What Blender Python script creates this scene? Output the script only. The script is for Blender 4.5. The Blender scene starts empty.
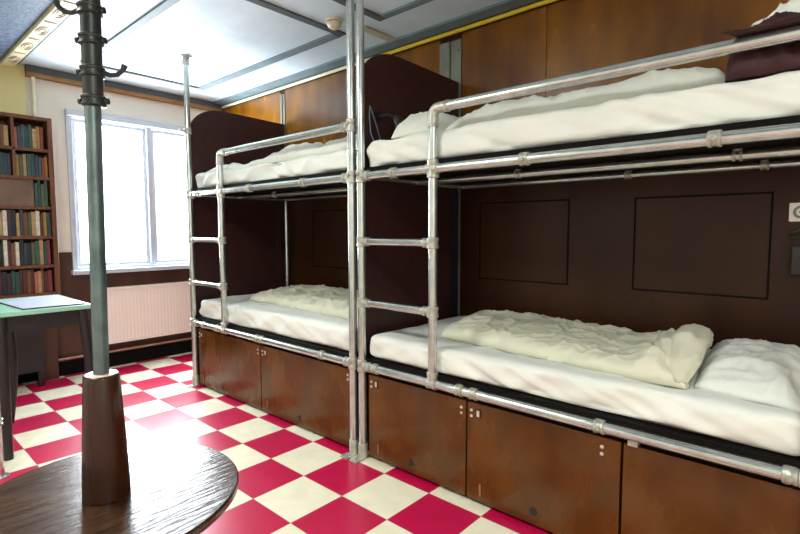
import bpy, bmesh, math, random
from mathutils import Vector, Matrix, noise
random.seed(7)
SC = bpy.context.scene
COL = SC.collection

# ------------------------------------------------------------------ camera, world, light, exposure
cam = bpy.data.objects.new('camera', bpy.data.cameras.new('camera'))
COL.objects.link(cam); SC.camera = cam
F = 497.24
cam.data.sensor_fit = 'HORIZONTAL'; cam.data.sensor_width = 36; cam.data.lens = 36*F/800
R = ((0.66577625, -0.74614972, -0.0016053), (-0.05543956, -0.04732202, -0.99734), (0.744089, 0.66409429, -0.07287209))
M = Matrix(((R[0][0], -R[1][0], -R[2][0], -1.878), (R[0][1], -R[1][1], -R[2][1], -1.791),
            (R[0][2], -R[1][2], -R[2][2], 1.306), (0, 0, 0, 1)))
cam.matrix_world = M
cam.data.clip_start = 0.05

world = bpy.data.worlds.new('sky'); SC.world = world; world.use_nodes = True
bg = world.node_tree.nodes['Background']
bg.inputs[0].default_value = (0.86, 0.94, 1.0, 1); bg.inputs[1].default_value = 9.0

def area(name, loc, rot, sx, sy, power, color, portal=False):
    l = bpy.data.lights.new(name, 'AREA'); l.shape = 'RECTANGLE'; l.size = sx; l.size_y = sy
    l.energy = power; l.color = color
    if portal: l.cycles.is_portal = True
    o = bpy.data.objects.new(name, l); o.location = loc; o.rotation_euler = rot; COL.objects.link(o); return o
area('window_daylight', (0.16, 3.74, 1.66), (math.radians(-72), 0, 0), 1.25, 1.42, 200, (0.88, 0.95, 1.0))

SC.view_settings.view_transform = 'Standard'; SC.view_settings.look = 'None'
SC.view_settings.exposure = 0.08; SC.view_settings.gamma = 1; SC.view_settings.use_curve_mapping = False

# ------------------------------------------------------------------ materials
def srgb(r, g, b):
    f = lambda c: (c/255/12.92) if c/255 <= 0.04045 else ((c/255+0.055)/1.055)**2.4
    return (f(r), f(g), f(b), 1)

def mat(name, c1, c2=None, scale=6, stretch=(1, 1, 1), rough=0.5, metal=0.0, bump=0.0, bscale=60, rvar=0.0, coat=0.0, detail=6, spec=0.5, contrast=(0.3, 0.7)):
    m = bpy.data.materials.new(name); m.use_nodes = True
    nt = m.node_tree; N = nt.nodes; L = nt.links; b = N['Principled BSDF']
    b.inputs['Roughness'].default_value = rough; b.inputs['Metallic'].default_value = metal
    b.inputs['Coat Weight'].default_value = coat; b.inputs['Coat Roughness'].default_value = 0.12
    b.inputs['Specular IOR Level'].default_value = spec
    tc = N.new('ShaderNodeTexCoord'); mp = N.new('ShaderNodeMapping'); mp.inputs['Scale'].default_value = stretch
    L.new(tc.outputs['Object'], mp.inputs[0])
    nz = N.new('ShaderNodeTexNoise'); nz.inputs['Scale'].default_value = scale; nz.inputs['Detail'].default_value = detail
    L.new(mp.outputs[0], nz.inputs['Vector'])
    rp = N.new('ShaderNodeValToRGB'); rp.color_ramp.elements[0].position = contrast[0]; rp.color_ramp.elements[1].position = contrast[1]
    rp.color_ramp.elements[0].color = c1; rp.color_ramp.elements[1].color = c2 or c1
    L.new(nz.outputs[0], rp.inputs[0]); L.new(rp.outputs[0], b.inputs['Base Color'])
    if rvar:
        mr = N.new('ShaderNodeMapRange'); mr.inputs[3].default_value = rough-rvar; mr.inputs[4].default_value = rough+rvar
        L.new(nz.outputs[0], mr.inputs[0]); L.new(mr.outputs[0], b.inputs['Roughness'])
    if bump:
        n2 = N.new('ShaderNodeTexNoise'); n2.inputs['Scale'].default_value = bscale; n2.inputs['Detail'].default_value = 4
        L.new(mp.outputs[0], n2.inputs['Vector'])
        bp = N.new('ShaderNodeBump'); bp.inputs['Strength'].default_value = bump; bp.inputs['Distance'].default_value = 0.01
        L.new(n2.outputs[0], bp.inputs['Height']); L.new(bp.outputs[0], b.inputs['Normal'])
    return m

TILE = 0.305
def floor_mat():
    m = bpy.data.materials.new('checker_lino'); m.use_nodes = True
    nt = m.node_tree; N = nt.nodes; L = nt.links; b = N['Principled BSDF']
    tc = N.new('ShaderNodeTexCoord'); mp = N.new('ShaderNodeMapping')
    mp.inputs['Scale'].default_value = (1/TILE, 1/TILE, 1/TILE); mp.inputs['Location'].default_value = (0, 0, 0.5)
    L.new(tc.outputs['Object'], mp.inputs[0])
    ck = N.new('ShaderNodeTexChecker'); ck.inputs['Scale'].default_value = 1
    L.new(mp.outputs[0], ck.inputs['Vector'])
    nz = N.new('ShaderNodeTexNoise'); nz.inputs['Scale'].default_value = 9; nz.inputs['Detail'].default_value = 3
    L.new(tc.outputs['Object'], nz.inputs['Vector'])
    def ramp(a, c):
        r = N.new('ShaderNodeValToRGB'); r.color_ramp.elements[0].position = .3; r.color_ramp.elements[1].position = .7
        r.color_ramp.elements[0].color = a; r.color_ramp.elements[1].color = c; L.new(nz.outputs[0], r.inputs[0]); return r
    ra = ramp(srgb(180, 6, 62), srgb(190, 12, 72)); rb = ramp(srgb(226, 220, 192), srgb(238, 233, 208))
    L.new(ra.outputs[0], ck.inputs['Color1']); L.new(rb.outputs[0], ck.inputs['Color2'])
    # thin joints between the tiles
    br = N.new('ShaderNodeTexBrick'); br.offset = 0; br.inputs['Scale'].default_value = 1
    br.inputs['Brick Width'].default_value = 1; br.inputs['Row Height'].default_value = 1
    br.inputs['Mortar Size'].default_value = 0.006; br.inputs['Mortar Smooth'].default_value = 0.3
    L.new(mp.outputs[0], br.inputs['Vector'])
    mx = N.new('ShaderNodeMixRGB'); mx.blend_type = 'MULTIPLY'; mx.inputs[2].default_value = (0.72, 0.6, 0.6, 1)
    ml = N.new('ShaderNodeMath'); ml.operation = 'MULTIPLY'; ml.inputs[1].default_value = 0.8
    L.new(br.outputs['Fac'], ml.inputs[0]); L.new(ml.outputs[0], mx.inputs[0])
    L.new(ck.outputs['Color'], mx.inputs[1]); L.new(mx.outputs[0], b.inputs['Base Color'])
    b.inputs['Roughness'].default_value = 0.3; b.inputs['Specular IOR Level'].default_value = 0.5
    mr = N.new('ShaderNodeMapRange'); mr.inputs[3].default_value = .28; mr.inputs[4].default_value = .34
    L.new(nz.outputs[0], mr.inputs[0]); L.new(mr.outputs[0], b.inputs['Roughness'])
    n2 = N.new('ShaderNodeTexNoise'); n2.inputs['Scale'].default_value = 5
    L.new(tc.outputs['Object'], n2.inputs['Vector'])
    bp = N.new('ShaderNodeBump'); bp.inputs['Strength'].default_value = .04; bp.inputs['Distance'].default_value = .01
    L.new(n2.outputs[0], bp.inputs['Height']); L.new(bp.outputs[0], b.inputs['Normal'])
    return m

M_floor = floor_mat()
M_ceil = mat('ceiling_paint', srgb(206, 222, 234), srgb(216, 230, 240), rough=.6, spec=.15)
M_ceilblue = mat('mottled_blue_paint', srgb(70, 92, 122), srgb(120, 142, 170), scale=30, rough=.6, bump=.3)
M_strip = mat('grey_batten', srgb(104, 124, 132), srgb(124, 142, 150), rough=.6, spec=.2, stretch=(1, 1, 8))
M_strap = mat('steel_strap', srgb(122, 128, 116), srgb(146, 150, 136), rough=.42, metal=.3)
M_stripdark = mat('dark_batten_and_shadow', srgb(78, 88, 94), srgb(96, 106, 110), rough=.6, spec=.2)
M_strippale = mat('taupe_batten', srgb(176, 168, 150), srgb(192, 186, 168), rough=.45)
M_cream = mat('cream_wall', srgb(220, 216, 202), srgb(228, 224, 211), scale=3, rough=.7)
M_yellowwall = mat('yellow_wall', srgb(226, 212, 148), srgb(234, 222, 164), scale=3, rough=.7)
M_beam = mat('cream_beam', srgb(226, 222, 186), srgb(238, 236, 206), scale=12, rough=.5)
M_corn_brown = mat('ochre_trim', srgb(140, 98, 50), srgb(162, 118, 64), rough=.5)
M_yellow = mat('yellow_trim', srgb(226, 194, 44), srgb(238, 210, 66), rough=.35)
M_wains = mat('brown_wainscot', srgb(62, 36, 28), srgb(86, 52, 38), scale=5, rough=.35, stretch=(1, 1, .3))
M_plyup = mat('orange_brown_ply', srgb(92, 50, 0), srgb(152, 98, 5), scale=3.4, rough=.26, contrast=(.25,.75), rvar=.05, detail=9, stretch=(1, 1.3, .6), coat=.2)
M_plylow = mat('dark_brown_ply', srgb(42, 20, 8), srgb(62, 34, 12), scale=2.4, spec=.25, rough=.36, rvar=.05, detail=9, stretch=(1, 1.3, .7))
M_divider = mat('plum_brown_board', srgb(48, 23, 24), srgb(59, 31, 30), scale=20, spec=.5, rough=.38, bump=.08, bscale=140)
M_locker = mat('locker_ply', srgb(72, 39, 4), srgb(100, 58, 9), scale=3.6, spec=.35, rough=.27, rvar=.06, detail=10, stretch=(1, 1.5, .8), coat=.15)
M_black = mat('black_board', srgb(10, 8, 8), srgb(16, 13, 12), rough=.8, spec=.15)
M_blackp = mat('black_plastic', srgb(20, 20, 22), srgb(28, 28, 30), rough=.4)
M_pipe = mat('galvanised_pipe', srgb(182, 192, 190), srgb(208, 216, 213), scale=18, rough=.24, metal=.88, stretch=(1, 1, 1), rvar=.06)
M_fit = mat('cast_fitting', srgb(168, 170, 160), srgb(202, 204, 192), scale=26, rough=.42, metal=.6, bump=.2)
M_screw = mat('screw_steel', srgb(210, 205, 195), srgb(230, 226, 216), rough=.3, metal=.6)
M_sheet = mat('white_sheet', srgb(226, 231, 224), srgb(232, 236, 230), rough=.85, bump=.3, bscale=13, spec=.2)
M_duvet = mat('ivory_duvet', srgb(214, 214, 192), srgb(222, 222, 202), rough=.85, bump=.45, bscale=20, spec=.2)
M_duvetw = mat('white_duvet', srgb(222, 227, 216), srgb(228, 232, 222), rough=.85, bump=.45, bscale=20, spec=.2)
M_maroon = mat('maroon_cloth', srgb(38, 13, 18), srgb(62, 25, 29), scale=9, rough=.7)
M_green = mat('pale_green_ribbon', srgb(140, 178, 104), srgb(176, 206, 142), scale=3, stretch=(1, 1, 30), rough=.6)
M_winframe = mat('window_frame_paint', srgb(186, 196, 208), srgb(196, 204, 214), rough=.4)
M_rad = mat('radiator_enamel', srgb(246, 230, 218), srgb(248, 234, 224), rough=.4)
M_white = mat('white_plastic', srgb(226, 224, 214), srgb(232, 230, 222), rough=.4)
M_creamplastic = mat('cream_plastic', srgb(222, 214, 184), srgb(228, 222, 194), rough=.4)
M_pole = mat('green_grey_pole', srgb(86, 104, 106), srgb(118, 138, 138), scale=14, rough=.28, metal=.7)
M_hook = mat('dark_hook_metal', srgb(46, 52, 50), srgb(66, 72, 68), rough=.4, metal=.5)
M_table = mat('dark_table_wood', srgb(34, 20, 11), srgb(74, 46, 25), scale=7, rough=.24, stretch=(1, 9, 1), bump=.35, bscale=9, rvar=.07, coat=.3)
M_cone = mat('varnished_cone_wood', srgb(42, 20, 12), srgb(64, 32, 17), scale=6, rough=.22, stretch=(4, 4, .5), coat=.2, spec=.35)
M_conetop = mat('pale_cone_cap', srgb(214, 188, 166), srgb(226, 204, 184), rough=.4)
M_desk = mat('mint_desk_top', srgb(134, 186, 164), srgb(152, 200, 178), rough=.3)
M_deskblack = mat('black_desk_frame', srgb(20, 18, 22), srgb(32, 28, 34), rough=.4)
M_paper = mat('blue_white_sheet', srgb(170, 176, 206), srgb(190, 194, 218), scale=30, rough=.35)
M_shelf = mat('bookcase_wood', srgb(78, 44, 28), srgb(116, 70, 44), scale=6, rough=.4, stretch=(6, 6, .6))
M_shelfblank = mat('bookcase_board', srgb(96, 72, 60), srgb(120, 94, 80), scale=6, rough=.5)
M_copper = mat('copper_pipe', srgb(172, 130, 110), srgb(190, 150, 130), rough=.35, metal=.4)
def glass():
    m = bpy.data.materials.new('window_glass'); m.use_nodes = True
    nt = m.node_tree; N = nt.nodes; L = nt.links; N.remove(N['Principled BSDF'])
    t = N.new('ShaderNodeBsdfTransparent'); g = N.new('ShaderNodeBsdfGlossy'); g.inputs['Roughness'].default_value = .02
    mx = N.new('ShaderNodeMixShader'); mx.inputs[0].default_value = .06
    L.new(t.outputs[0], mx.inputs[1]); L.new(g.outputs[0], mx.inputs[2]); L.new(mx.outputs[0], N['Material Output'].inputs[0]); return m
M_glass = glass()
def emis(name, c, s):
    m = bpy.data.materials.new(name); m.use_nodes = True; b = m.node_tree.nodes['Principled BSDF']
    b.inputs['Emission Color'].default_value = c; b.inputs['Emission Strength'].default_value = s; return m

# ------------------------------------------------------------------ helpers
def tag(o, label=None, cat=None, group=None, kind=None):
    if label: o['label'] = label
    if cat: o['category'] = cat
    if group: o['group'] = group
    if kind: o['kind'] = kind
    return o
def empty(name, loc, label, cat, group=None):
    o = bpy.data.objects.new(name, None); o.location = loc; o.empty_display_size = .1; COL.objects.link(o)
    return tag(o, label, cat, group)
def obj(name, bm, m, parent=None, smooth=False, bevel=0):
    """link bm (in world coordinates) as one mesh; parented objects keep their world place"""
    me = bpy.data.meshes.new(name)
    bmesh.ops.recalc_face_normals(bm, faces=bm.faces[:])
    vs = [v.co for v in bm.verts]
    c = Vector((sum(v.x for v in vs)/len(vs), sum(v.y for v in vs)/len(vs), min(v.z for v in vs)))
    if name in ('floor',): c = Vector((0, 0, 0))
    for v in bm.verts: v.co -= c
    if smooth:
        for f in bm.faces: f.smooth = True
    bm.to_mesh(me); bm.free(); me.materials.append(m)
    if smooth == 'auto': me.set_sharp_from_angle(angle=math.radians(38))
    o = bpy.data.objects.new(name, me); COL.objects.link(o)
    if parent is not None:
        o.parent = parent
        off = Vector((0, 0, 0)); p = parent
        while p is not None: off += p.location; p = p.parent
        o.location = c - off
    else: o.location = c
    if bevel:
        b = o.modifiers.new('bevel', 'BEVEL'); b.width = bevel; b.segments = 2; b.limit_method = 'ANGLE'
    return o
def BM(): return bmesh.new()
def box(bm, x0, x1, y0, y1, z0, z1):
    x0, x1 = sorted((x0, x1)); y0, y1 = sorted((y0, y1)); z0, z1 = sorted((z0, z1))
    v = [bm.verts.new(p) for p in ((x0, y0, z0), (x1, y0, z0), (x1, y1, z0), (x0, y1, z0), (x0, y0, z1), (x1, y0, z1), (x1, y1, z1), (x0, y1, z1))]
    for f in ((0, 3, 2, 1), (4, 5, 6, 7), (0, 1, 5, 4), (1, 2, 6, 5), (2, 3, 7, 6), (3, 0, 4, 7)): bm.faces.new([v[i] for i in f])
    return bm
def bx(*a): return box(BM(), *a)
def tube(bm, pts, r, n=20, caps=True):
    """swept tube along pts; r a number or list"""
    pts = [Vector(p) for p in pts]; k = len(pts); rs = r if isinstance(r, (list, tuple)) else [r]*k
    rings = []; up = None
    for i, p in enumerate(pts):
        d = (pts[min(i+1, k-1)] - pts[max(i-1, 0)])
        if d.length < 1e-9: d = Vector((0, 0, 1))
        d.normalize()
        if up is None:
            up = Vector((0, 0, 1)) if abs(d.z) < .9 else Vector((1, 0, 0))
        a = (up - d*up.dot(d)).normalized(); b = d.cross(a); up = a
        rings.append([bm.verts.new(p + (a*math.cos(t) + b*math.sin(t))*rs[i]) for t in [2*math.pi*j/n for j in range(n)]])
    for i in range(k-1):
        for j in range(n): bm.faces.new((rings[i][j], rings[i][(j+1) % n], rings[i+1][(j+1) % n], rings[i+1][j]))
    if caps: bm.faces.new(rings[0][::-1]); bm.faces.new(rings[-1])
    return bm
def lathe(bm, base, axis, prof, n=24):
    """prof: list of (distance along axis, radius)"""
    a = Vector(axis).normalized(); pts = [Vector(base)+a*d for d, _ in prof]
    up = Vector((0, 0, 1)) if abs(a.z) < .9 else Vector((1, 0, 0))
    u = (up-a*up.dot(a)).normalized(); w = a.cross(u); rings = []
    for p, (_, r) in zip(pts, prof):
        rings.append([bm.verts.new(p+(u*math.cos(2*math.pi*j/n)+w*math.sin(2*math.pi*j/n))*max(r, 1e-4)) for j in range(n)])
    for i in range(len(rings)-1):
        for j in range(n): bm.faces.new((rings[i][j], rings[i][(j+1) % n], rings[i+1][(j+1) % n], rings[i+1][j]))
    bm.faces.new(rings[0][::-1]); bm.faces.new(rings[-1]); return bm
def prism_y(bm, poly, y0, y1):
    """poly of (x, z)"""
    a = [bm.verts.new((x, y0, z)) for x, z in poly]; b = [bm.verts.new((x, y1, z)) for x, z in poly]
    bm.faces.new(a); bm.faces.new(b[::-1]); n = len(poly)
    for i in range(n): bm.faces.new((a[i], b[i], b[(i+1) % n], a[(i+1) % n]))
    return bm
def struct(name, bm, m, label=None, smooth=False, bevel=0):
    o = obj(name, bm, m, smooth=smooth, bevel=bevel); o['kind'] = 'structure'
    if label: o['label'] = label
    return o
def fbm(p, f, s=0): return noise.fractal(Vector(p)*f + Vector((s*7.3, s*3.1, s*1.7)), 1.0, 2.0, 4)
def ridge(p, f, s=0, st=(1, 1)):
    q = Vector((p[0]*st[0], p[1]*st[1], 0))*f + Vector((s*5.7, s*2.3, s*.9))
    w = Vector((noise.noise(q*.7+Vector((9, 0, 0))), noise.noise(q*.7+Vector((0, 9, 0))), 0))*.8
    return 1-abs(noise.noise(q+w))*2.2
def slab(corners, z0, hfun, nu=90, nv=50, pe=6, q=.45, edge=0.02, seed=1, drop=0.0):
    """cushion-like cloth lump: corners = 4 (x, y) in order u0v0, u1v0, u1v1, u0v1; hfun(u, v) height"""
    bm = BM(); top = []; bot = []
    c = [Vector((*k, 0)) for k in corners]
    for i in range(nu+1):
        u = .5-.5*math.cos(math.pi*i/nu) if True else i/nu
        u = .35*u+.65*i/nu
        rt = []; rb = []
        for j in range(nv+1):
            v = .5-.5*math.cos(math.pi*j/nv); v = .35*v+.65*j/nv
            p = (c[0]*(1-u)+c[1]*u)*(1-v)+(c[3]*(1-u)+c[2]*u)*v
            ex = max(0, 1-abs(2*u-1)**pe)**q*max(0, 1-abs(2*v-1)**pe)**q
            # outline wobble
            k = 1-ex
            wob = Vector((noise.noise(p*7+Vector((seed, 0, 3))), noise.noise(p*7+Vector((0, seed, 8))), 0))*edge*k
            h = hfun(u, v, p)*ex
            rt.append(bm.verts.new((p.x+wob.x, p.y+wob.y, z0+h)))
            rb.append(bm.verts.new((p.x+wob.x, p.y+wob.y, z0-.0005)) if 0 < i < nu and 0 < j < nv else rt[-1])
        top.append(rt); bot.append(rb)
    for i in range(nu):
        for j in range(nv):
            bm.faces.new((top[i][j], top[i+1][j], top[i+1][j+1], top[i][j+1]))
            f = [bot[i][j], bot[i][j+1], bot[i+1][j+1], bot[i+1][j]]
            bm.faces.new(f)
    bmesh.ops.remove_doubles(bm, verts=bm.verts[:], dist=1e-6)
    return bm

# ------------------------------------------------------------------ the room
WX, WY, H = 1.04, 3.48, 2.715           # side wall, window wall, ceiling
XL, YF = -3.0, -3.4
struct('floor', bx(XL-.1, WX+.1, YF-.1, WY+.3, -.1, 0), M_floor, 'red and cream checkerboard lino floor')
struct('ceiling', bx(XL-.1, WX+.1, YF-.1, WY+.3, H, H+.1), M_ceil, 'white painted panelled ceiling')
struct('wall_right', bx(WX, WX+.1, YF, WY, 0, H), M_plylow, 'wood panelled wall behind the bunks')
struct('wall_left', bx(XL-.1, XL, YF, WY, 0, H), M_cream)
struct('wall_front', bx(XL, WX, YF-.1, YF, 0, H), M_cream)
WN = (-.485, .86, .93, 2.375)
b = bx(XL, WN[0], WY, WY+.25, 0, H); box(b, WN[1], WX+.1, WY, WY+.25, 0, H)
box(b, WN[0], WN[1], WY, WY+.25, 0, WN[2]); box(b, WN[0], WN[1], WY, WY+.25, WN[3], H)
struct('wall_back', b, M_cream, 'cream wall holding the white window')
# paint change and wainscot on the window wall
struct('trim_1', bx(XL, -.765, WY-.008, WY, 1.1, H-.001), M_yellowwall, 'pale yellow painted part of the window wall')
b = bx(XL, WN[0]-.002, WY-.014, WY, 0.001, 1.115); box(b, WN[0]-.002, WX, WY-.014, WY, 0.001, WN[2]-.02)
struct('trim_2', b, M_wains, 'dark brown wainscot below the window')
struct('baseboard_back', bx(XL, WX, WY-.05, WY-.014, 0.001, .12), M_black, 'black baseboard below the window')
# upper and lower wall panels
for k, (y0, y1) in enumerate(((3.46, 2.36), (2.28, .421), (.229, -.386), (-.39, -1.95), (-1.954, -3.38))):
    struct('trim_%d' % (3+k), bx(WX-.008, WX, y0, y1, 1.625, 2.655), M_plyup, 'orange brown varnished plywood panel high on the wall')
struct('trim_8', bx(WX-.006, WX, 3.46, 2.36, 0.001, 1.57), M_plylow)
for k, (y0, y1, z0, z1) in enumerate(((.08, -.552, .975, 1.494), (-.92, -1.535, .975, 1.486), (1.9, 1.2, .975, 1.49))):
    t = .009
    b = bx(WX-.003, WX, y0, y1, z0, z0+t); box(b, WX-.003, WX, y0, y1, z1-t, z1); box(b, WX-.003, WX, y0, y0-t, z0+t, z1-t); box(b, WX-.003, WX, y1, y1+t, z0+t, z1-t)
    struct('trim_%d' % (10+k), b, M_black, 'thin dark groove framing a wall panel above the lower bunk')
# vertical flat steel straps with screws
for k, (y0, y1) in enumerate(((.235, .415), (2.285, 2.35))):
    ym = (y0+y1)/2
    b = bx(WX-.014, WX-.008, y0, ym-.004, .45, 2.62); box(b, WX-.02, WX-.008, ym+.004, y1, .45, 2.62)
    for z in (2.55, 2.3, 1.85, 1.5, 1.25, 1.0, .8):
        for y in (y0+.025, y1-.025): lathe(b, (WX-.012, y, z), (-1, 0, 0), ((0, .007), (.010, .006)), 8)
    struct('trim_%d' % (13+k), b, M_strap, 'grey steel strap screwed to the panelled wall')
# cornices
struct('trim_16', bx(WX-.13, WX-.02, YF, WY-.06, H-.018, H), M_strip, 'blue grey batten along the ceiling edge')
b = BM(); tube(b, [(WX-.022, 1.0, 2.676), (WX-.022, WY-.03, 2.676)], .014, 12); struct('trim_34', b, M_beam, 'far length of the yellow trim tube, glare painted in as cream', smooth='auto')  # glare put into the colour of the trim's far length
b = BM(); tube(b, [(WX-.022, YF, 2.676), (WX-.022, .999, 2.676)], .014, 12); struct('trim_17', b, M_yellow, 'yellow trim tube along the top of the panelled wall', smooth='auto')
struct('trim_18', bx(-.765, WX-.03, WY-.05, WY, 2.655, 2.714), M_stripdark)  # grey band: the shadow above the ochre rail, put into colour
struct('trim_19', bx(-.765, WX-.03, WY-.055, WY, 2.62, 2.654), M_corn_brown, 'ochre wooden rail above the window')
# ceiling battens
bat = [((.53, .605), (.995, 3.0), M_strip), ((-.47, .60), (3.0, 3.035), M_stripdark), ((-.485, -.43), (YF, 2.999), M_strip),
       ((-.429, .60), (.93, .99), M_stripdark), ((.545, .60), (YF, .54), M_strip), ((-.429, .60), (.545, .60), M_stripdark),
       ((.602, .91), (.73, .80), M_strippale)]
for k, ((x0, x1), (y0, y1), m) in enumerate(bat):
    struct('trim_%d' % (20+k), bx(x0, x1, y0, y1, H-.014, H), m, 'flat batten dividing the ceiling panels', bevel=.003)
# ornamented cream beam and mottled blue ceiling at the left
struct('trim_30', bx(XL, -.94, YF, WY-.009, H-.02, H-.001), M_ceilblue, 'mottled blue ceiling field at the left')
b = bx(-.935, -.842, YF, WY-.009, H-.045, H-.001)
struct('trim_31', b, M_beam, 'cream ornamented moulding along the ceiling', bevel=.006)
b = BM()
for k in range(14):
    yc = 3.2-k*.42
    for rr in (.03, .016):
        tube(b, [(-.888+rr*math.cos(t), yc+rr*3.2*math.sin(t), H-.047) for t in [2*math.pi*i/24 for i in range(25)]], .0035, 6)
    tube(b, [(-.925, yc-.21, H-.047), (-.852, yc-.21, H-.047)], .005, 6)
struct('trim_32', b, M_strippale, 'oval relief ornament on the cream moulding', smooth=True)
struct('trim_33', bx(-.842, -.815, YF, WY-.06, H-.02, H-.001), M_stripdark)  # dark strip painting in the moulding's shadow line on the ceiling

# window
wy0 = WY-.03
def frame(bm, x0, x1, z0, z1, y0, y1, t):
    box(bm, x0, x0+t, y0, y1, z0, z1); box(bm, x1-t, x1, y0, y1, z0, z1)
    box(bm, x0+t, x1-t, y0, y1, z0, z0+t); box(bm, x0+t, x1-t, y0, y1, z1-t, z1)
fr = BM(); frame(fr, WN[0], WN[1], WN[2], WN[3], WY-.02, WY+.1, .045)
win = struct('window_1', fr, M_winframe, 'white framed casement window, daylight outside', bevel=.004)
o = obj('top_rail', bx(WN[0]-.005, WN[1]+.02, WY-.06, WY-.001, WN[3]-.035, WN[3]+.02), M_winframe, win, bevel=.004)
o = obj('window_sill', bx(WN[0]-.02, WN[1]+.02, WY-.09, WY+.04, WN[2]-.022, WN[2]+.018), M_winframe, win, bevel=.004)
o = obj('mullion', bx(.205, .255, WY-.02, WY+.1, WN[2]+.045, WN[3]-.045), M_winframe, win, bevel=.004)
for x0, x1 in ((WN[0]+.048, .203), (.257, WN[1]-.048)):
    s = BM(); frame(s, x0, x1, WN[2]+.048, WN[3]-.048, WY+.01, WY+.06, .03)
    so = obj('sash', s, M_winframe, win, bevel=.003)
    obj('pane', bx(x0+.031, x1-.031, WY+.03, WY+.036, WN[2]+.08, WN[3]-.08), M_glass, so)
s = BM(); tube(s, [(.10, WY-.004, 1.12), (.095, WY-.006, 1.6), (.09, WY-.004, 2.2)], .005, 8); 
obj('stay_bar', s, M_strip, win, smooth=True)

# radiator below the window
rad = empty('radiator', (.28, 3.40, .23), 'pale pink white ribbed radiator mounted on the wainscot below the window', 'radiator')
b = BM(); n = 34; x0, x1 = -.26, .86
prof = []
for i in range(n*4+1):
    x = x0+(x1-x0)*i/(n*4); prof.append((x, 3.385-.0025*(1 if (i % 4) in (1, 2) else 0)))
for (xa, ya), (xb, yb) in zip(prof, prof[1:]):
    v = [b.verts.new(q) for q in ((xa, ya, .25), (xb, yb, .25), (xb, yb, .745), (xa, ya, .745))]; b.faces.new(v)
bmesh.ops.remove_doubles(b, verts=b.verts[:], dist=1e-5)
r = bmesh.ops.extrude_face_region(b, geom=b.faces[:]); bmesh.ops.translate(b, verts=[e for e in r['geom'] if isinstance(e, bmesh.types.BMVert)], vec=(0, .02, 0))
obj('ribbed_panel', b, M_rad, rad, smooth='auto')
b = bx(x0-.006, x1+.006, 3.37, 3.462, .746, .768); obj('top_grille', b, M_rad, rad, bevel=.004)
b = bx(x0-.006, x0, 3.375, 3.455, .232, .745); box(b, x1, x1+.006, 3.375, 3.455, .232, .745); box(b, x0, x1, 3.378, 3.40, .232, .249)
obj('side_cover', b, M_rad, rad, bevel=.002)
for x in (0, .6): obj('wall_bracket', bx(x-.02, x+.02, 3.406, 3.466, .4, .5), M_strip, rad)
b = BM(); tube(b, [(-1.25, 3.405, .155), (.9, 3.405, .155)], .011, 10)
for x in (-1.1, -.45, .2, .8): tube(b, [(x, 3.405, .155), (x, 3.466, .155)], .006, 8)
tag(obj('heating_pipe', b, M_copper, smooth='auto'), 'thin horizontal heating pipe on clips above the black baseboard', 'pipe')
b = BM(); tube(b, [(-.715, 3.45, 1.12), (-.715, 3.45, H-.001)], .017, 12); 
for z in (1.4, 2.35): tube(b, [(-.715, 3.45, z), (-.715, 3.478, z)], .008, 8)
tag(obj('riser_pipe', b, M_beam, smooth='auto'), 'cream vertical riser pipe in the corner behind the bookcase', 'pipe')

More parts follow.
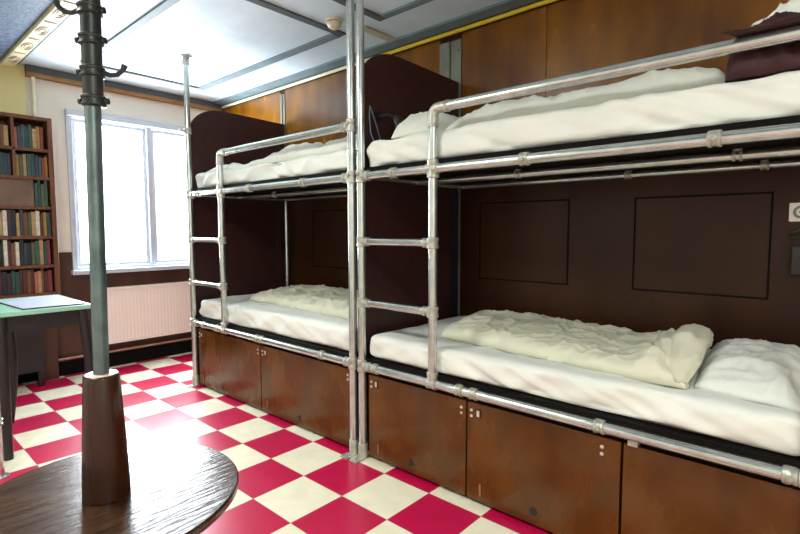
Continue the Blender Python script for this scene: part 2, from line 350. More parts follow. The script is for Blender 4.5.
# ------------------------------------------------------------------ bunk beds
PR = .0228
def collar(bm, c, ax, r=.0295, L=.05):
    c = Vector(c); a = Vector(ax).normalized()
    lathe(bm, c-a*L/2, a, ((0, r-.004), (.003, r), (L*.3, r-.001), (L*.34, r-.004), (L*.66, r-.004), (L*.7, r-.001), (L-.003, r), (L, r-.004)), 20)
def setscrew(bm, c, d):
    lathe(bm, Vector(c), d, ((0, .009), (.008, .009), (.0085, .005), (.006, .0045)), 10)
def pipe(name, a, b_, r, root):
    bm = BM(); tube(bm, [a, b_], r, 24); return obj(name, bm, M_pipe, root, smooth='auto')
FX = .057
def bunk(root, y0, y1, lady, near_sign, zr=(.902, 1.245)):
    """y0 < y1 : post centre lines; ladder between y1 and lady (lady < y1)"""
    for y in (y0, y1):
        pipe('post', (FX, y, .001), (FX, y, H-.001), PR, root)
        fl = BM(); pts = []
        box(fl, FX-.085, FX+.02, y-.028, y+.028, .0005, .007)
        lathe(fl, (FX, y, .006), (0, 0, 1), ((0, .030), (.004, .028), (.075, .028), (.082, .025)), 20)
        lathe(fl, (FX-.06, y, .006), (0, 0, 1), ((0, .009), (.005, .008)), 10)
        obj('floor_flange', fl, M_fit, root, smooth='auto')
        fr_ = .052 if y > 1 else .033
        tf = BM(); lathe(tf, (FX, y, H-.001), (0, 0, -1), ((0, fr_), (.010, fr_), (.009, .029), (.07, .028)), 20)
        obj('ceiling_flange', tf, M_fit, root, smooth='auto')
    for y in ((y1-.03,) if near_sign < 0 else (y0+.03,)):
        pipe('rear_post', (.985, y, .45), (.985, y, 1.66), .02, root)
    for z, nm in ((.54, 'lower_rail'), (1.606, 'upper_rail')):
        pipe(nm, (FX, y0, z), (FX, y1, z), PR, root)
        for y in (y0, y1):
            f = BM(); collar(f, (FX, y, z), (0, 0, 1), L=.07); q = 1 if y == y0 else -1
            collar(f, (FX, y+q*.042, z), (0, 1, 0), L=.05)
            tube(f, [(FX, y, z), (FX, y+q*.03, z)], .0245, 20); setscrew(f, (FX-.026, y, z+.014), (-1, 0, 0))
            obj('corner_fitting', f, M_fit, root, smooth='auto')
        pipe('rear_rail', (.985, y0+.03, z), (.985, y1-.03, z), .018, root)
        pipe('middle_rail', (.5, y0+.03, z-.005), (.5, y1-.03, z-.005), .02, root)
        for y in (y0+.035, y1-.035):
            b = BM(); tube(b, [(FX+.02, y, z-.002), (.98, y, z-.002)], .016, 14); obj('cross_rail', b, M_pipe, root, smooth='auto')
    # couplings on the rails
    L = y1-y0
    for z, ys in ((.54, (.117, -.448, -.528, -1.112, -1.70)), (1.606, (-.022, -.77, -1.457))):
        for yy in ys:
            y = yy if near_sign > 0 else yy+2.06
            if near_sign < 0 and z < 1: y = {0.117: 2.08, -.448: 1.86, -.528: 1.24, -1.112: 1.30, -1.70: .58}[yy]
            if near_sign < 0 and z > 1: y = {-.022: 2.1, -.77: 1.36, -1.457: .74}[yy]
            b = BM(); collar(b, (FX, y, z), (0, 1, 0), r=.0285, L=.042); box(b, FX, FX+.04, y-.014, y+.014, z+.010, z+.029); setscrew(b, (FX-.026, y, z), (-1, 0, 0))
            obj('pipe_clamp', b, M_fit, root, smooth='auto')
    for z, x, ys in ((1.601, .5, (-.5, -1.46)), (1.606, .985, (-.9, -1.5))):
        for yy in ys:
            y = yy if near_sign > 0 else yy+2.2
            b = BM(); collar(b, (x, y, z), (0, 1, 0), r=.024, L=.035); box(b, x-.012, x+.012, y-.014, y+.014, z+.012, z+.024)
            obj('pipe_clamp', b, M_fit, root, smooth='auto')
    # ladder upright, rungs, guard rail
    G = 1.893
    if near_sign < 0:
        b = BM(); collar(b, (FX, y1, 2.12), (0, 0, 1), L=.05); tube(b, [(FX, y1, 2.12), (FX-.07, y1, 2.12)], .012, 12); obj('post_collar', b, M_fit, root, smooth='auto')
    b = BM(); arc = [(FX, lady, .54), (FX, lady, G-.05)]
    tube(b, arc, PR*.96, 24); obj('ladder_upright', b, M_pipe, root, smooth='auto')
    pipe('guard_rail', (FX, lady-.045, G), (FX, y0, G), PR, root)
    b = BM(); tube(b, [(FX, lady, G-.075), (FX, lady, G-.03)]+[(FX, lady-.03+.03*math.cos(t), G-.03+.03*math.sin(t)) for t in (.4, .8, 1.2)]+[(FX, lady-.03, G), (FX, lady-.08, G)], .0255, 20)
    collar(b, (FX, lady, G-.08), (0, 0, 1), r=.0285, L=.018); collar(b, (FX, lady-.085, G), (0, 1, 0), r=.0285, L=.018)
    obj('elbow_fitting', b, M_fit, root, smooth='auto')
    b = BM(); collar(b, (FX, y0, G), (0, 0, 1), L=.07); collar(b, (FX, y0+.042, G), (0, 1, 0), L=.05); tube(b, [(FX, y0, G), (FX, y0+.03, G)], .0245, 20); setscrew(b, (FX-.026, y0, G+.014), (-1, 0, 0)); obj('corner_fitting', b, M_fit, root, smooth='auto')
    b = BM(); collar(b, (FX, lady, .565), (0, 0, 1), L=.07); collar(b, (FX, lady, .54), (0, 1, 0), L=.055); obj('ladder_fitting', b, M_fit, root, smooth='auto')
    b = BM(); collar(b, (FX, lady, 1.606), (0, 0, 1), L=.09); collar(b, (FX, lady, 1.606), (0, 1, 0), r=.0275, L=.075); obj('ladder_fitting', b, M_fit, root, smooth='auto')
    for z in zr:
        ru = pipe('ladder_rung', (FX, y1, z), (FX, lady, z), PR*.9, root)
        for y, s in ((y1, -1), (lady, 1)):
            b = BM(); collar(b, (FX, y, z), (0, 0, 1), L=.055); collar(b, (FX, y+s*.038, z), (0, 1, 0), r=.0255, L=.04); tube(b, [(FX, y, z), (FX, y+s*.03, z)], .023, 16)
            obj('rung_fitting', b, M_fit, ru, smooth='auto')
    # bed bases
    for z0, z1 in ((.562, .583), (1.628, 1.652)):
        obj('bed_base', bx(.062, 1.0, y0+.02, y1-.02, z0, z1), M_black, root)
A_ = empty('bunk_bed', (FX, -.77, 0), 'near bunk bed of scaffold pipe filling the right of the room', 'bunk bed', 'scaffold pipe bunk beds')
bunk(A_, -1.754, .224, -.281, 1)
B_ = empty('bunk_bed', (FX, 1.29, 0), 'far bunk bed of scaffold pipe standing next to the window', 'bunk bed', 'scaffold pipe bunk beds')
bunk(B_, .300, 2.262, 1.758, -1, (.88, 1.235))

def divider(y0, y1, label):
    poly = [(1.025, .002), (.088, .002), (.088, 2.14)]
    for i in range(1, 12):
        t = math.pi/2*i/12; poly.append((.388-.30*math.cos(t), 2.14+.205*math.sin(t)))
    poly += [(.4, 2.346), (1.025, 2.330)]
    tag(obj('bunk_end_panel', prism_y(BM(), poly, y0, y1), M_divider, bevel=.003), label, 'panel', 'dark end panels of the bunks')
divider(.253, .271, 'dark plum brown end panel with rounded corner between the two bunk beds')
divider(2.292, 2.312, 'dark plum brown end panel with rounded corner at the window end of the far bunk')

b = bx(.945, 1.022, .2445, .2515, .62, 1.58); box(b, .945, .951, .20, .2445, .62, 1.58)
for z in (.75, 1.0, 1.25, 1.5):
    for x in (.972, 1.0): lathe(b, (x, .2444, z), (0, -1, 0), ((0, .007), (.003, .006)), 8)
tag(obj('steel_angle', b, mat('dark_blue_steel', srgb(22, 26, 34), srgb(32, 38, 46), rough=.4, metal=.4)), 'dark steel angle with screws in the rear corner of the near lower bunk', 'bracket')
# lockers below the lower bunks
def locker(y1, y0, label, latch=True, hole=None, bolts=('l', 'r'), inset=.03):
    """y1 far edge, y0 near edge (y0 < y1)"""
    root = empty('storage_locker', ((.09+.96)/2, (y0+y1)/2, .001), label, 'locker', 'wooden lockers under the bunks')
    obj('carcass', bx(.095, .955, y0+.004, y1-.004, .002, .5), M_black, root)
    dr = obj('door', bx(.072, .093, y0+.005, y1-.005, .018, .493), M_locker, root, bevel=.002)
    for side in bolts:
        y = y1-.028 if side == 'l' else y0+inset
        for z in (.455, .427):
            b = BM(); lathe(b, (.0715, y, z), (-1, 0, 0), ((0, .0075), (.003, .0075), (.0045, .005)), 12); obj('bolt', b, M_screw, dr, smooth='auto')
    if not latch: return
    b = bx(.0695, .0715, y1-.082, y1-.052, .425, .468); lo = obj('latch_plate', b, M_blackp, dr, bevel=.003)
    obj('latch_tongue', bx(.064, .0692, y1-.075, y1-.06, .432, .462), M_screw, lo, bevel=.002)
    if hole:
        b = BM(); lathe(b, (.0715, hole[0], hole[1]), (-1, 0, 0), ((0, .018), (.0015, .018), (.002, .013)), 20); obj('finger_hole', b, M_blackp, dr, smooth='auto')
    b = bx(.0665, .0715, y1-.085, y1-.075, .05, .105); obj('floor_bolt', b, M_corn_brown, dr, bevel=.001)
locker(.195, -.478, 'wooden locker under the near bunk, first from the pipe posts', hole=(-.128, .074))
locker(-.478, -1.192, 'wooden locker under the near bunk, second from the pipe posts', inset=.075, hole=(-.83, .078))
locker(-1.192, -1.74, 'wooden locker under the near bunk, cut by the right picture edge', latch=False, bolts=())
tag(obj('angle_bracket', bx(.06, .094, -1.25, -1.215, .494, .52), M_fit), 'small steel bracket above the gap between the last two near lockers', 'bracket')
locker(2.225, 1.290, 'wooden locker under the far bunk, closest to the window', hole=(1.849, .062))
locker(1.290, .335, 'wooden locker under the far bunk, closest to the pipe posts', hole=(.846, .07))

# ------------------------------------------------------------------ mattresses and bedding
def mattress(y0, y1, z0, z1, label, seed, x0=.085, x1=.985, rise=0):
    bm = BM(); nx, ny, nz = 36, 110, 8; pts = {}
    cx, cy, cz = (x0+x1)/2, (y0+y1)/2, (z0+z1)/2; hx, hy, hz = (x1-x0)/2, (y1-y0)/2, (z1-z0)/2; rr = .035
    def vert(i, j, k):
        key = (i, j, k)
        if key in pts: return pts[key]
        p = Vector((-hx+2*hx*i/nx, -hy+2*hy*j/ny, -hz+2*hz*k/nz))
        q = Vector((max(-hx+rr, min(hx-rr, p.x)), max(-hy+rr, min(hy-rr, p.y)), max(-hz+rr, min(hz-rr, p.z))))
        d = p-q
        if d.length > 1e-9: p = q+d.normalized()*min(d.length, rr) if sum(abs(c) > 1e-6 for c in d) > 1 else p
        w = Vector((cx, cy, cz))+p
        if k > 0:
            s = Vector((w.x*1.0, w.y, w.z))
            amp = .008 if k == nz else .014
            a = (ridge((w.y+w.z*1.4, w.x), 3.2, seed, (1, .5))-.5)*amp+(ridge((w.y-w.z*2.2, w.x*.4), 6.5, seed+4)-.5)*amp*.6
            if k == nz: w.z += a
            if i == 0: w.x -= a*1.6
        if k == 0 and i == 0: w.z += .004*math.sin(w.y*9+seed)
        if k == nz: w.z += rise*(cy-w.y)/hy
        v = bm.verts.new(w); pts[key] = v; return v
    for i in range(nx):
        for j in range(ny):
            bm.faces.new((vert(i, j, 0), vert(i, j+1, 0), vert(i+1, j+1, 0), vert(i+1, j, 0)))
            bm.faces.new((vert(i, j, nz), vert(i+1, j, nz), vert(i+1, j+1, nz), vert(i, j+1, nz)))
    for k in range(nz):
        for i in range(nx):
            for j in (0, ny): bm.faces.new((vert(i, j, k), vert(i+1, j, k), vert(i+1, j, k+1), vert(i, j, k+1)))
        for j in range(ny):
            for i in (0, nx): bm.faces.new((vert(i, j, k), vert(i, j+1, k), vert(i, j+1, k+1), vert(i, j, k+1)))
    return tag(obj('mattress', bm, M_sheet, smooth=True), label, 'mattress', 'mattresses in white fitted sheets')
mattress(-1.735, .205, .584, .715, 'white sheeted mattress on the lower level of the near bunk', 1, rise=.0)
mattress(-1.735, .215, 1.653, 1.80, 'white sheeted mattress on the upper level of the near bunk', 2)
mattress(.325, 2.22, .584, .735, 'white sheeted mattress on the lower level of the far bunk', 3)
mattress(.325, 2.22, 1.653, 1.775, 'white sheeted mattress on the upper level of the far bunk', 4)

def wr(p, s, a=1, f=5, st=(1, 1)):
    r1 = max(0, ridge((p.x, p.y), f, s, st))**2; r2 = max(0, ridge((p.x+.3, p.y), f*2.1, s+3))**2; r3 = max(0, ridge((p.x, p.y+.7), f*4.2, s+6))**1.5
    return a*((r1-.3)*.026+(r2-.3)*.013+(r3-.3)*.004+fbm((p.x, p.y, 0), 2.5, s)*.012)
# lower near duvet: flat body with a crumpled, folded end by the pillow
def h1(u, v, p):
    e = math.exp(-((u-.93)/.085)**2)
    body = .066+.015*math.sin(3*u+1)+wr(p, 11, .62, 6, (.7, 1.3))
    fold = e*(.04+.018*math.sin(v*9+u*22)+.014*math.sin(v*19-u*30+1)+(ridge((p.x, p.y), 8, 21)-.4)*.018)*(1-.25*v)
    return body+fold
o = obj('duvet', slab(((.30, -.15), (.16, -1.37), (.96, -1.29), (.96, .03)), .717, h1, 190, 90, pe=9, q=.4, edge=.03, seed=3), M_duvet, smooth=True)
tag(o, 'ivory duvet with a crumpled folded end beside the pillow, on the lower near bunk', 'duvet')
b = BM()
def ftube(pts, rs, seed):
    n = 28; P_ = [Vector(p) for p in pts]; m = 40; b0 = []
    for i in range(m+1):
        t = i/m*(len(P_)-1); k = min(int(t), len(P_)-2); f = t-k; f2 = f*f*(3-2*f)
        b0.append((P_[k].lerp(P_[k+1], f2), (rs[k]*(1-f2)+rs[k+1]*f2)))
    bm = BM(); rings = []
    for i, (c, r) in enumerate(b0):
        d = (b0[min(i+1, m)][0]-b0[max(i-1, 0)][0]).normalized(); a = Vector((0, 0, 1)); a = (a-d*a.dot(d)).normalized(); w = d.cross(a)
        ring = []
        for j in range(n):
            th = 2*math.pi*j/n; dirv = a*math.cos(th)*.72+w*math.sin(th)
            rr = r*(1+.28*noise.noise(Vector((math.cos(th)*1.6, math.sin(th)*1.6, i*.09+seed)))+.12*noise.noise(Vector((math.cos(th)*4, math.sin(th)*4, i*.25+seed)))+.10*max(0, ridge((th*1.1+i*.05, i*.09), 1.3, seed))**2)
            ring.append(bm.verts.new(c+dirv*rr))
        rings.append(ring)
    for i in range(m):
        for j in range(n): bm.faces.new((rings[i][j], rings[i][(j+1) % n], rings[i+1][(j+1) % n], rings[i+1][j]))
    bm.faces.new(rings[0][::-1]); bm.faces.new(rings[-1]); return bm
obj('folded_edge', ftube([(.175, -1.362, .745), (.27, -1.352, .79), (.40, -1.335, .84), (.60, -1.315, .845), (.86, -1.28, .78)], [.02, .05, .066, .066, .03], 2.2), M_duvet, o, smooth=True)
obj('folded_edge', ftube([(.19, -1.285, .74), (.27, -1.29, .79), (.38, -1.27, .825), (.56, -1.23, .82), (.8, -1.19, .77)], [.02, .036, .048, .05, .02], 5.1), M_duvet, o, smooth=True)
obj('folded_edge', ftube([(.22, -1.20, .745), (.27, -1.235, .775), (.36, -1.24, .80), (.48, -1.17, .79)], [.012, .022, .026, .012], 8.4), M_duvet, o, smooth=True)

o2 = obj('duvet', slab(((.33, 1.86), (.24, .335), (.95, .335), (.95, 2.02)), .737, lambda u, v, p: .075+wr(p, 31, 1.0, 5), 150, 70, pe=8, q=.42, edge=.03, seed=5), M_duvet, smooth=True)
tag(o2, 'rumpled ivory duvet on the lower level of the far bunk', 'duvet')

def pillow(corners, z0, h, seed):
    def hf(u, v, p):
        a = (1-abs(2*u-1)**2.2)*(1-abs(2*v-1)**2.2)
        return h*(.30+.70*max(a, 0)**.4)+wr(p, seed, .7, 6)
    return slab(corners, z0, hf, 90, 60, pe=7, q=.5, edge=.02, seed=seed)
tag(obj('pillow', pillow(((.22, -1.395), (.14, -1.735), (.92, -1.735), (.95, -1.33)), .717, .112, 40), M_sheet, smooth=True), 'white pillow on the lower level of the near bunk', 'pillow')
# upper near bunk
tag(obj('pillow', pillow(((.12, .07), (.14, -.24), (.60, -.26), (.58, .12)), 1.802, .135, 43), M_duvetw, smooth=True), 'round white pillow on the upper near bunk, next to the end panel', 'pillow')
def h3(u, v, p):
    return .112+.016*u+.010*math.sin(u*9)*math.sin(v*4+1)+wr(p, 51, .8, 5)
tag(obj('duvet', slab(((.20, -.25), (.22, -1.46), (.93, -1.44), (.93, -.31)), 1.802, h3, 150, 60, pe=8, q=.45, edge=.04, seed=8), M_duvetw, smooth=True), 'white duvet pushed along the upper level of the near bunk', 'duvet')
# upper far bunk
def h4(u, v, p):
    return .035+.10*(u**1.4)+.02*math.sin(u*13+v*3)+wr(p, 61, .8, 4.5)
tag(obj('duvet', slab(((.14, 2.19), (.14, .335), (.93, .335), (.93, 2.19)), 1.777, h4, 150, 60, pe=10, q=.45, edge=.03, seed=9), M_duvetw, smooth=True), 'white duvet spread over the upper level of the far bunk', 'duvet')
# things heaped at the head of the upper near bunk
def hm(u, v, p): return .12+wr(p, 71, 3.0, 8)
tag(obj('blanket', slab(((.10, -1.46), (.10, -1.735), (.60, -1.735), (.55, -1.48)), 1.802, hm, 70, 60, pe=6, q=.45, edge=.04, seed=11), M_maroon, smooth=True), 'dark maroon blanket heaped at the head of the upper near bunk', 'blanket')
def hj(u, v, p): return .014+.020*u+wr(p, 77, 1.4, 10)
jk = obj('jacket', slab(((-.005, -1.475), (-.01, -1.76), (.20, -1.76), (.16, -1.53)), 1.917, hj, 60, 40, pe=5, q=.5, edge=.04, seed=12), M_maroon, smooth=True)
tag(jk, 'dark maroon garment lying over the guard rail at the right picture edge', 'clothing')
def hw(u, v, p): return .02+.05*math.exp(-((u-.7)/.32)**2-((v-.5)/.4)**2)+wr(p, 83, 1.2, 12)
tag(obj('towel', slab(((.03, -1.53), (.03, -1.72), (.20, -1.72), (.16, -1.55)), 1.938, hw, 60, 40, pe=4, q=.6, edge=.03, seed=13), M_duvetw, smooth=True), 'white cloth bunched on top of the maroon garment', 'towel')
b = BM(); P0 = [(.14, -1.63, 1.98), (.12, -1.66, 2.06), (.085, -1.71, 2.2), (.07, -1.745, 2.26)]
for i in range(3):
    a, c = Vector(P0[i]), Vector(P0[i+1]); w = Vector((.0, .018, 0))
    vs = [b.verts.new(q) for q in (a-w, a+w, c+w, c-w)]; b.faces.new(vs)
bmesh.ops.remove_doubles(b, verts=b.verts[:], dist=1e-5)
r = bmesh.ops.extrude_face_region(b, geom=b.faces[:]); bmesh.ops.translate(b, verts=[e for e in r['geom'] if isinstance(e, bmesh.types.BMVert)], vec=(.004, 0, 0))
tag(obj('ribbon', b, M_green), 'pale green striped ribbon rising from the white cloth towards the bunk post', 'ribbon')
# black lamp with loose wire at the foot of the upper near bunk
lamp = empty('reading_lamp', (.20, .20, 1.80), 'small black reading lamp with a bare wire, behind the round pillow', 'lamp')
b = BM(); lathe(b, (.22, .252, 1.96), (0, -1, 0), ((0, .035), (.012, .035), (.014, .02)), 16); tube(b, [(.22, .24, 1.96), (.24, .19, 1.97), (.27, .16, 1.95)], .009, 10)
obj('mount', b, M_blackp, lamp, smooth='auto')
b = BM(); lathe(b, (.265, .165, 1.965), (.35, -.3, -.9), ((0, .012), (.02, .03), (.09, .045), (.10, .04)), 16); obj('lamp_shade', b, M_blackp, lamp, smooth='auto')
b = BM(); tube(b, [(.15, .245, 2.01), (.17, .243, 1.97), (.20, .24, 1.90), (.215, .235, 1.85), (.22, .225, 1.802)], .0035, 8); tube(b, [(.15, .245, 2.01), (.145, .245, 1.95), (.15, .24, 1.86), (.165, .225, 1.802)], .0035, 8); obj('wire', b, M_strip, lamp, smooth='auto')

# ------------------------------------------------------------------ fittings on the panelled wall
so = empty('wall_socket', (WX, -1.635, 1.385), 'white square wall socket with a round insert on the panelled wall', 'socket')
obj('plate', bx(WX-.012, WX-.001, -1.675, -1.595, 1.345, 1.43), M_white, so, bevel=.003)
b = BM(); lathe(b, (WX-.0125, -1.640, 1.388), (-1, 0, 0), ((0, .03), (.004, .03), (.005, .022), (.0052, .022)), 24); obj('insert_ring', b, M_strip, so, smooth='auto')
b = BM(); lathe(b, (WX-.0180, -1.640, 1.388), (-1, 0, 0), ((0, .019), (.002, .018)), 24); obj('insert', b, M_creamplastic, so, smooth='auto')
b = BM(); lathe(b, (WX-.0205, -1.640, 1.388), (-1, 0, 0), ((0, .008), (.002, .007)), 16); obj('insert_centre', b, M_corn_brown, so, smooth='auto')
wl = empty('wall_holder', (WX, -1.66, 1.1), 'black holder with a bent hook on the wall below the white socket', 'holder')
obj('pocket', bx(WX-.05, WX-.001, -1.70, -1.612, 1.10, 1.235), M_blackp, wl, bevel=.006)
b = BM(); tube(b, [(WX-.001, -1.66, 1.32), (WX-.02, -1.66, 1.32), (WX-.03, -1.63, 1.30), (WX-.03, -1.60, 1.292), (WX-.025, -1.61, 1.272), (WX-.02, -1.65, 1.27), (WX-.02, -1.66, 1.236)], .005, 8); obj('hook', b, M_blackp, wl, smooth='auto')

sm = empty('smoke_detector', (.40, .83, H), 'round cream smoke detector on the ceiling in front of the bunk posts', 'smoke detector')
b = BM(); lathe(b, (.40, .83, H-.001), (0, 0, -1), ((0, .058), (.014, .058), (.016, .05)), 28); obj('base', b, M_creamplastic, sm, smooth='auto')
b = BM(); lathe(b, (.40, .83, H-.018), (0, 0, -1), ((0, .046), (.004, .05), (.022, .046), (.034, .034), (.042, .018), (.044, .002)), 28); obj('cover', b, M_creamplastic, sm, smooth='auto')
b = BM(); lathe(b, (.40, .83, H-.0165), (0, 0, -1), ((0, .049), (.003, .049)), 28); obj('vent_ring', b, M_stripdark, sm, smooth='auto')

# ------------------------------------------------------------------ round table round a pole
PX, PY, TZ = -1.380, -.139, .5
tb = empty('round_table', (PX, PY, 0), 'dark round wooden table built round the floor to ceiling pole', 'table')
b = BM(); lathe(b, (PX, PY, TZ-.034), (0, 0, 1), ((0, .365), (.004, .379), (.012, .385), (.028, .385), (.034, .380)), 96); 
obj('table_top', b, M_table, tb, smooth='auto')
b = BM(); lathe(b, (PX, PY, TZ-.05), (0, 0, 1), ((0, .12), (.015, .14)), 32); obj('support_ring', b, M_black, tb, smooth='auto')
b = BM()
prof = [(0, .0665), (.05, .0655), (.2, .0590), (.37, .0500), (.374, .048), (.376, .044)]
lathe(b, (PX, PY, TZ+.0005), (0, 0, 1), prof, 12); cn = obj('cone', b, M_cone, tb, smooth='auto', bevel=.002)
b = BM(); lathe(b, (PX, PY, TZ+.377), (0, 0, 1), ((0, .044), (.002, .043)), 32); obj('cone_cap', b, M_conetop, cn, smooth='auto')
po = empty('pole', (PX, PY, 0), 'grey green steel pole with coat hooks, rising through the round table', 'pole')
b = BM(); tube(b, [(PX, PY, .002), (PX, PY, .87), (PX+.010, PY-.011, 1.94), (PX+.016, PY-.018, H-.001)], .0215, 28); obj('shaft', b, M_pole, po, smooth='auto')
b = BM(); tube(b, [(PX+.0093, PY-.0102, 1.665), (PX+.016, PY-.018, H-.012)], .0265, 28); obj('sleeve', b, M_hook, po, smooth='auto')
b = BM(); lathe(b, (PX, PY, .0005), (0, 0, 1), ((0, .09), (.008, .09), (.01, .045), (.07, .04)), 28); obj('floor_flange', b, M_hook, po, smooth='auto')
b = BM(); lathe(b, (PX+.016, PY-.018, H-.001), (0, 0, -1), ((0, .09), (.008, .09), (.01, .045), (.07, .04)), 28); obj('ceiling_flange', b, M_hook, po, smooth='auto')
PX, PY = PX+.010, PY-.011
for z, hooks in ((1.936, (-1,)), (1.852, (.3,)), (1.763, (1,)), (1.681, (.3,)), (2.10, (-1,))):
    b = BM(); collar(b, (PX, PY, z), (0, 0, 1), r=.033, L=.030); rg = obj('hook_ring', b, M_hook, po, smooth='auto')
    for s in (-1, 1):
        big = s in hooks
        # direction in the floor plane, roughly across the view
        d = Vector((.70, -.71, 0))*s; L = .052 if big else .006
        if not big: b = BM(); setscrew(b, Vector((PX, PY, z))+d*.034, d); obj('set_screw', b, M_hook, rg, smooth='auto'); continue
        c = Vector((PX, PY, z)); pts = [c+d*.03, c+d*.05+Vector((0, 0, -.008)), c+d*.07+Vector((0, 0, -.006)), c+d*.086+Vector((0, 0, .008)), c+d*.092+Vector((0, 0, .022))]
        b = BM(); tube(b, pts, [.008, .007, .007, .007, .009], 10); obj('coat_hook', b, M_hook, rg, smooth='auto')

# ------------------------------------------------------------------ desk with a sheet on it
dk = empty('desk', (-1.2, 2.07, 0), 'mint topped desk on black bowed legs left of the pole', 'desk')
dx0, dx1, dy0, dy1, dz = -1.62, -.855, 1.70, 2.44, .85
obj('desk_top', bx(dx0, dx1, dy0, dy1, dz-.026, dz), M_desk, dk, bevel=.004)
b = bx(dx0+.03, dx1-.03, dy0+.03, dy0+.05, dz-.12, dz-.027); box(b, dx0+.03, dx1-.03, dy1-.05, dy1-.03, dz-.12, dz-.027)
box(b, dx1-.05, dx1-.03, dy0+.05, dy1-.05, dz-.12, dz-.027); box(b, dx0+.03, dx0+.05, dy0+.05, dy1-.05, dz-.12, dz-.027); obj('apron', b, M_deskblack, dk)
for x, y in ((dx1-.05, dy0+.04), (dx1-.32, dy1-.04), (dx0+.31, dy0+.03), (dx0+.04, dy1-.04)):
    front = y < 2
    pts = []
    for i in range(15):
        t = i/14; z = (dz-.03)*(1-t)+.001; off = .0 if (x < -1.2) else .055*math.sin(math.pi*min(1, t*1.0))-.015*t
        pts.append((x+off*.6, y+off*.2, z))
    b = BM(); tube(b, pts, [.030-.006*i/14 for i in range(15)], 12); obj('leg', b, M_deskblack, dk, smooth='auto')
b = BM(); vs = []
sh = [(-1.24, 2.20), (-1.205, 1.745), (-.885, 1.735), (-.885, 2.38)]
lo_ = [b.verts.new((x, y, dz+.0005)) for x, y in sh]; hi = [b.verts.new((x, y, dz+.006)) for x, y in sh]
b.faces.new(lo_[::-1]); b.faces.new(hi)
for i in range(4): b.faces.new((lo_[i], lo_[(i+1) % 4], hi[(i+1) % 4], hi[i]))
mpad = obj('desk_pad', b, M_blackp); tag(mpad, 'black edged desk pad with a blue white face lying on the mint desk', 'desk pad')
b = BM(); cx_ = sum(x for x, y in sh)/4; cy_ = sum(y for x, y in sh)/4
s2 = [(cx_+(x-cx_)*.955, cy_+(y-cy_)*.965) for x, y in sh]
lo_ = [b.verts.new((x, y, dz+.0062)) for x, y in s2]; hi = [b.verts.new((x, y, dz+.0075)) for x, y in s2]
b.faces.new(lo_[::-1]); b.faces.new(hi)
for i in range(4): b.faces.new((lo_[i], lo_[(i+1) % 4], hi[(i+1) % 4], hi[i]))
obj('pad_face', b, M_paper, mpad)
# slim steel post standing in front of the desk at the picture edge
b = BM(); tube(b, [(-1.385, 1.50, .001), (-1.385, 1.50, .78)], .016, 16)
lathe(b, (-1.385, 1.50, .001), (0, 0, 1), ((0, .04), (.006, .04), (.008, .02), (.05, .02)), 16)
collar(b, (-1.385, 1.50, .30), (0, 0, 1), r=.024, L=.04); collar(b, (-1.385, 1.50, .78), (0, 0, 1), r=.022, L=.03)
tag(obj('steel_post', b, M_pipe, smooth='auto'), 'short steel post in front of the mint desk at the left picture edge', 'post')

# ------------------------------------------------------------------ bookcase with books
bc = empty('bookcase', (-1.0, 3.33, 0), 'tall brown wooden bookcase full of books against the window wall', 'bookcase')
cx0, cx1, cy0, cy1 = -1.36, -.655, 3.20, 3.42
zb, zt = .765, 2.245
obj('side_panel', bx(cx1-.035, cx1, cy0, cy1, .31 if 0 else .735, zt), M_shelf, bc, bevel=.003)
obj('side_panel', bx(cx0, cx0+.03, cy0, cy1, .31 if 0 else .735, zt), M_shelf, bc, bevel=.003)
obj('back_panel', bx(cx0+.03, cx1-.035, cy1-.012, cy1, .31 if 0 else .735, zt), M_shelf, bc)
obj('top_panel', bx(cx0+.03, cx1-.035, cy0, cy1-.012, zt-.03, zt), M_shelf, bc, bevel=.003)
rows = [(1.985, 2.18), (1.755, 1.955), (1.512, 1.74), (1.268, 1.49), (1.026, 1.25), (.79, 1.01)]
for k, (z0, z1) in enumerate(rows): obj('shelf', bx(cx0+.031, cx1-.036, cy0+.004, cy1-.013, z0-.026, z0), M_shelf, bc, bevel=.002)
obj('support', bx(-.80, cx1-.004, cy1-.06, cy1-.013, .002, .735), M_wains, bc)
obj('base_cabinet', bx(cx0+.031, -.80, cy0+.01, cy1-.013, .13, .766), M_deskblack, bc)
obj('divider', bx(-.934, -.914, cy0+.004, cy1-.013, 1.7555, zt-.031), M_shelf, bc)
obj('blank_board', bx(cx0+.033, -.80, cy0+.03, cy0+.045, 1.513, 1.732), M_shelfblank, bc)
for x in (cx0+.05, -.82): obj('leg', bx(x-.02, x+.02, cy0+.01, cy0+.05, .001, .13), M_deskblack, bc)
pal = [(150, 44, 48), (34, 78, 74), (92, 34, 36), (190, 150, 90), (52, 64, 84), (212, 200, 176), (60, 92, 78), (130, 76, 40), (200, 92, 74), (24, 34, 44), (176, 130, 40), (84, 96, 60), (226, 216, 190), (70, 30, 44)]
bmats = {}
def bmat(c):
    if c not in bmats:
        g = sum(c)/3; cc = [int((.8*q+.2*g)*.8) for q in c]
        bmats[c] = mat('book_cloth_%d_%d_%d' % c, srgb(*cc), srgb(*[min(255, int(q*1.2)) for q in cc]), scale=40, rough=.55)
    return bmats[c]
seq = {0: [8, 4, 6, 1, 6, 3, 10, 0], 1: [10, 11, 3, 6, 1, 4, 6, 0], 2: [6, 1, 11, 6, 3, 1], 3: [4, 7, 11, 3, 12, 2, 10, 1, 10, 10], 4: [9, 4, 9, 11, 6, 3, 1, 0, 0], 5: [2, 7, 2, 8, 3, 7, 2, 0, 7]}
cname = {0: 'red', 1: 'dark green', 2: 'dark red', 3: 'tan', 4: 'slate blue', 5: 'cream', 6: 'green', 7: 'brown', 8: 'coral', 9: 'black', 10: 'mustard', 11: 'olive', 12: 'ivory', 13: 'plum'}
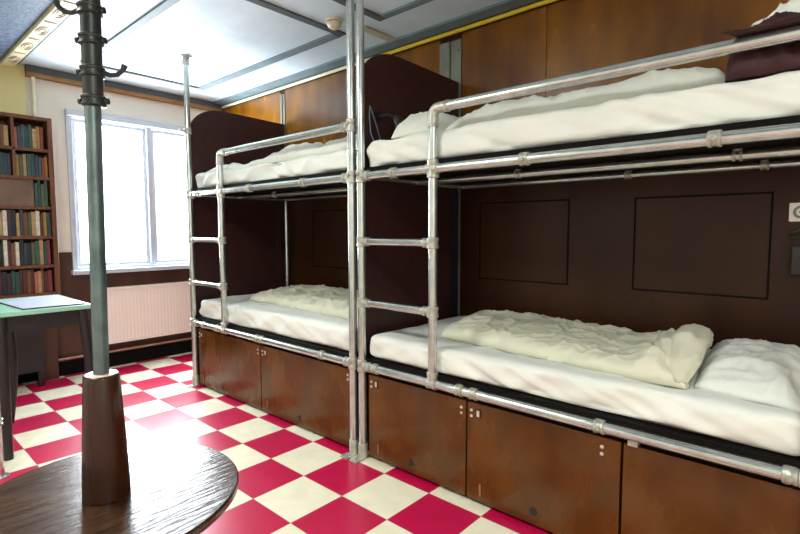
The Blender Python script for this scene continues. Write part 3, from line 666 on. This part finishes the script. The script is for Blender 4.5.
rown = ['top', 'second', 'third', 'fourth', 'fifth', 'lowest']
allb = []
for k, (z0, z1) in enumerate(rows):
    x = -1.12; right = cx1-.04; i = 0; row = []
    if k == 2: x = -.795
    while True:
        w = random.uniform(.019, .032)
        if k < 2 and x < -.914 and x+w > -.937: x = -.911; continue
        if x+w > right: break
        h = (z1-z0)*random.uniform(.80, .97); d = random.uniform(.11, .14)
        ci = seq[k][i % len(seq[k])] if x > -.92 else random.choice([0, 1, 2, 3, 6, 9, 4, 13, 12, 7])
        if x > -.92: i += 1
        yb = cy0+.016+random.uniform(0, .012)
        o = obj('book', bx(x, x+w-.0015, yb, yb+d, z0+.0005, z0+h), bmat(pal[ci]), bevel=.002)
        row.append((o, ci)); x += w
    for j, (o, ci) in enumerate(row):
        l = cname[row[j-1][1]] if j else None; r_ = cname[row[j+1][1]] if j+1 < len(row) else None
        if l and r_: t = '%s book between a %s and a %s one on the %s shelf' % (cname[ci], l, r_, rown[k])
        elif l: t = '%s book beside a %s one at the right end of the %s shelf' % (cname[ci], l, rown[k])
        else: t = '%s book beside a %s one at the left end of the %s shelf' % (cname[ci], r_, rown[k])
        allb.append([o, t, k, len(row)-j, ci])
ordn = ['zeroth', 'first', 'second', 'third', 'fourth', 'fifth', 'sixth', 'seventh', 'eighth', 'ninth', 'tenth', 'eleventh', 'twelfth', 'thirteenth', 'fourteenth', 'fifteenth', 'sixteenth', 'seventeenth', 'eighteenth', 'nineteenth', 'twentieth', 'twenty-first', 'twenty-second', 'twenty-third', 'twenty-fourth', 'twenty-fifth']
tx = [q[1] for q in allb]
for o, t, k, m, ci in allb:
    if tx.count(t) > 1: t = '%s book, %s from the right end of the %s shelf' % (cname[ci], ordn[m], rown[k])
    tag(o, t, 'book', 'books on the %s shelf' % rown[k])

# ------------------------------------------------------------------ ceiling lamps that light the room (behind the camera, and an unseen fill added over the aisle)
def ceiling_fill_lamp(x, y, power, label):
    r = empty('ceiling_fill_lamp', (x, y, H), label, 'lamp', 'ceiling lamps')
    obj('housing', bx(x-.32, x+.32, y-.32, y+.32, H-.05, H-.022), M_white, r, bevel=.005)
    obj('diffuser', bx(x-.3, x+.3, y-.3, y+.3, H-.056, H-.051), emis('lamp_diffuser', (1, .93, .82, 1), 6), r)
    a = area('ceiling_fill_light', (x, y, H-.07), (0, 0, 0), .58, .58, power, (.97, 1, .95)); a.parent = r; a.location = (0, 0, -.07)
ceiling_fill_lamp(-1.9, -2.5, 50, 'square white ceiling lamp near the end of the room')
ceiling_fill_lamp(-1.9, .7, 48, 'unseen square lamp added over the round table as fill light')
